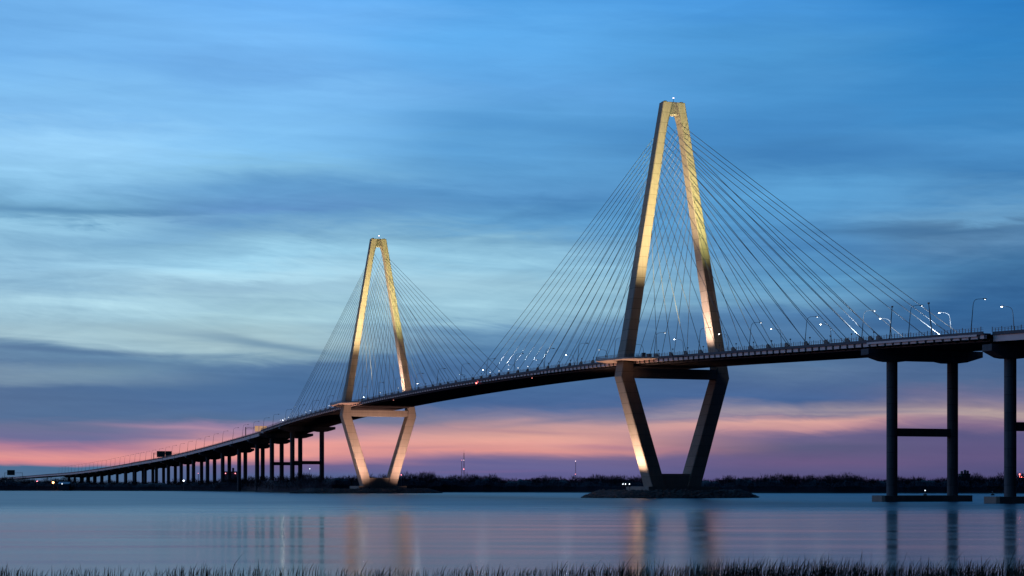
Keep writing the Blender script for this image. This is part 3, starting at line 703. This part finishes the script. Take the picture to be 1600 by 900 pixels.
# ------------------------------------------------------------------ marsh grass in the foreground
def grass():
    n = 38000
    D = rng.uniform(88, 114, n); u = rng.uniform(-850, 2450, n)
    s = (u-800)/F
    x = CX+D*(FW[0]+RT[0]*s); y = CY+D*(FW[1]+RT[1]*s)
    def vn(px, py, sc):
        gx, gy = px*sc, py*sc; ix, iy = np.floor(gx).astype(int), np.floor(gy).astype(int); fx_, fy_ = gx-ix, gy-iy; fx_, fy_ = fx_*fx_*(3-2*fx_), fy_*fy_*(3-2*fy_)
        h = lambda i, j: np.modf(np.abs(np.sin(i*127.1+j*311.7)*43758.5453))[0]
        return (h(ix,iy)*(1-fx_)+h(ix+1,iy)*fx_)*(1-fy_)+(h(ix,iy+1)*(1-fx_)+h(ix+1,iy+1)*fx_)*fy_
    clump = .45*vn(x,y,.35)+.35*vn(x+50,y,.9)+.2*vn(x,y+90,2.2)
    left = np.clip((u-850)/350, 0, 1)
    keep = rng.random(n) < np.clip((clump-.22)*1.15, .04, 1)*(.50+.75*left)
    H = (.52+1.15*(clump-.2)*rng.random(n)+.30*rng.random(n)**2)*(1.0+.42*left)
    H = np.where(rng.random(n) < .035, H*rng.uniform(1.2,1.6,n), H)
    H = H*np.clip((114-D)/8+.35, .3, 1)
    x, y, H, D = x[keep], y[keep], H[keep], D[keep]; n = len(x)
    an = rng.normal(.3, 1.1, n); lean = rng.uniform(.05,.75,n)**1.3*H
    lx = RT[0]*np.cos(an)*lean + FW[0]*np.sin(an)*lean; ly = RT[1]*np.cos(an)*lean + FW[1]*np.sin(an)*lean
    w = rng.uniform(.008,.020,n); o = rng.uniform(-.9,.9,n); wx = (RT[0]*np.cos(o)+FW[0]*np.sin(o))*w; wy = (RT[1]*np.cos(o)+FW[1]*np.sin(o))*w
    zb = -.15
    def pt(t, k): return np.stack([x+lx*t*t+wx*k, y+ly*t*t+wy*k, zb+(H-zb)*(t-.08*t*t)], 1)
    V = np.stack([pt(0,-1.2),pt(0,1.2),pt(.5,-1),pt(.5,1),pt(.8,-.6),pt(.8,.6),pt(1,0)], 1).reshape(-1,3)
    b = np.arange(n)[:,None]*7
    F3 = np.concatenate([b+np.array([[0,1,3]]), b+np.array([[0,3,2]]), b+np.array([[2,3,5]]), b+np.array([[2,5,4]]), b+np.array([[4,5,6]])])
    o = npmesh('marsh_grass', V, F3, M_grass)
    tag(o, 'dark marsh grass blades along the near water edge', 'grass', kind='stuff')
grass()

# ------------------------------------------------------------------ far things
def at(u, v, D): p = ground_pt(u, D); return (p[0], p[1], CH+(YH-v)*D/F)
def mast(u, vtop, D, wd, lamps, label):
    p = ground_pt(u, D); H = at(u, vtop, D)[2]; t = empty('radio_mast', (p[0],p[1],0), label, 'radio mast', 'distant radio masts')
    mb = MB()
    for a in range(3): mb.tube([(wd*cos(a*2.09), wd*sin(a*2.09), 0),(wd*.35*cos(a*2.09), wd*.35*sin(a*2.09), H*.92)], .14, 5)
    k = 26
    for i in range(k):
        z0, z1 = H*.92*i/k, H*.92*(i+1)/k; f0, f1 = wd*(1-.65*i/k), wd*(1-.65*(i+1)/k)
        for a in range(3): mb.tube([(f0*cos(a*2.09), f0*sin(a*2.09), z0),(f1*cos((a+1)*2.09), f1*sin((a+1)*2.09), z1)], .07, 4)
    mb.tube([(0,0,H*.9),(0,0,H)], .1, 5); mb.build('lattice', M_mast, t)
    for v, r_, m in lamps: MB().ball((0,-.3,at(u, v, D)[2]), r_).build('warning_light', m, t)
M_rd = emis('mast_red', (1,.25,.3), 5); M_pk = emis('mast_pink', (1,.7,.75), 3)
mast(725, 703, 2700, 1.5, [(719,.5,M_pk),(733,.75,M_rd)], 'taller distant radio mast with red lights, left between the towers')
mast(721.5, 716, 2900, .8, [(719,.4,M_rd)], 'thin short mast just left of the taller distant radio mast')
mast(899.5, 719, 2900, .9, [(720.5,.6,M_pk),(741,.45,M_rd)], 'shorter distant radio mast with a light on top, just left of the big tower')
mast(310, 739, 3000, .8, [(739.5,.4,M_rd)], 'small dark mast seen between the approach piers')
def building(u0, u1, vt, D, m, label, spires=(), glow=None):
    a, b = ground_pt(u0, D), ground_pt(u1, D); w = sqrt((a[0]-b[0])**2+(a[1]-b[1])**2); H = at(u0, vt, D)[2]
    c = ((a[0]+b[0])/2, (a[1]+b[1])/2, 0); t = empty('distant_building', c, label, 'building', 'distant buildings beyond the trees', rz=math.atan2(RT[1], RT[0]))
    MB().box(-w/2,w/2,-8,8,0,H).build('wall', m, t)
    MB().box(-w/2-.4,w/2+.4,-8.4,8.4,H,H+.8).build('roof', M_bracket, t)
    mw = MB()
    for i in range(int(w//3.2)):
        for j in range(int(H//3.4)):
            xx = -w/2+1.2+3.2*i; mw.box(xx,xx+1.6,-8.06,-8.01,2+3.4*j,3.6+3.4*j)
    mw.build('window_grid', M_off, t)
    for (f, h) in spires: MB().box(-w/2+w*f-1.2,-w/2+w*f+1.2,-2,2,H+.8,H+.8+h).build('roof_tower', m, t)
    if glow:
        for f in glow: MB().ball((-w/2+w*f,-8.6,H-2), .6).build('wall_light', M_rd, t)
building(352, 371, 737.5, 2500, M_bldg, 'dull pink block with a roof turret seen between the approach piers', [(.65,5),(.3,2)], (.1,.9))
building(1500, 1514, 741, 2400, M_bldg2, 'small grey-blue towered building above trees at right', [(.2,3.5),(.55,5),(.85,4)])
# lamps on the far shore
for i, (u, v, D, m, r_, lab) in enumerate(((83,754,1790,M_orange,.95,'bright orange shore lamp among dark trees at far left'),(97,756,1790,M_dim,.6,'pale shore lamp just right of the orange one at far left'),
        (58,752,1790,M_rd,.5,'faint red shore lamp left of the orange one'),(287,751,1700,M_white,.75,'white shore lamp seen under the approach between piers'),(484,732.5,1500,M_dim,.4,'tiny high white lamp beside the struts of the tall piers'),
        (627,742,1380,M_rd,.35,'small reddish lamp behind the foot of the smaller tower'))):
    p = at(u, v, D-14 if D != 1790 else shore_D(u)-1); t = empty('shore_lamp', (p[0],p[1],0), lab, 'lamp', 'lamps on the far shore')
    MB().tube([(0,0,-1),(0,0,p[2]-.3)], .13, 6).build('post', M_pole, t)
    MB().ball((0,0,p[2]), r_).build('lens', m, t)
# boats/ferry terminal shed with lit windows at far left
p = ground_pt(101, shore_D(101)+4); t = empty('shore_shed', (p[0],p[1],.8), 'low shed with pale roof on the far left shore under the bridge', 'shed', rz=math.atan2(RT[1], RT[0]))
MB().box(-5,5,-4,4,0,6).build('wall', M_bldg2, t); MB().loft([[(-5.5,-4.5,6),(-5.5,4.5,6),(-5.5,0,8)],[(5.5,-4.5,6),(5.5,4.5,6),(5.5,0,8)]]).build('roof', mat('shed_roof',(.5,.55,.6),.6), t)
# channel markers
for u, v, D, top, lab in ((1445.5,767,980,M_dim,'thin channel marker with a pale light, on the water between pier columns'),(1551,769,980,M_off,'small dark unlit channel marker left of the cut-off pier')):
    p = at(u, v, D); t = empty('channel_marker', (p[0],p[1],0), lab, 'channel marker', 'channel markers')
    MB().tube([(0,0,-2),(0,0,p[2])], .28, 8).build('post', M_pole, t)
    MB().tube([(0,0,-.4),(0,0,.7)], [1.2,.9], 12).build('float', M_bracket, t)
    MB().ball((0,0,p[2]+.25), .32).build('lens', top, t)
# red-lit frame at the right edge
p = ground_pt(1597, 1260); t = empty('red_lit_frame', (p[0],p[1],0), 'dark frame carrying a cluster of red lights at the right picture edge', 'light frame')
mb = MB(); mb.tube([(0,0,0),(0,0,14)], .25, 6); mb.tube([(-2,-1,9),(3,1,9)], .11, 6); mb.tube([(-2,-1,9),(-2,-1,13.5)], .11, 6); mb.build('frame', M_bracket, t)
for q in ((-1.6,-.8,13.2),(-1.5,-.8,12),(-1.1,-.7,11),(-.5,-.4,10.3),(.2,-.1,9.9),(1,.2,10.4),(1.8,.5,10.8),(-.2,-.2,11.2)):
    MB().ball(q, .38).build('red_light', M_red, t)
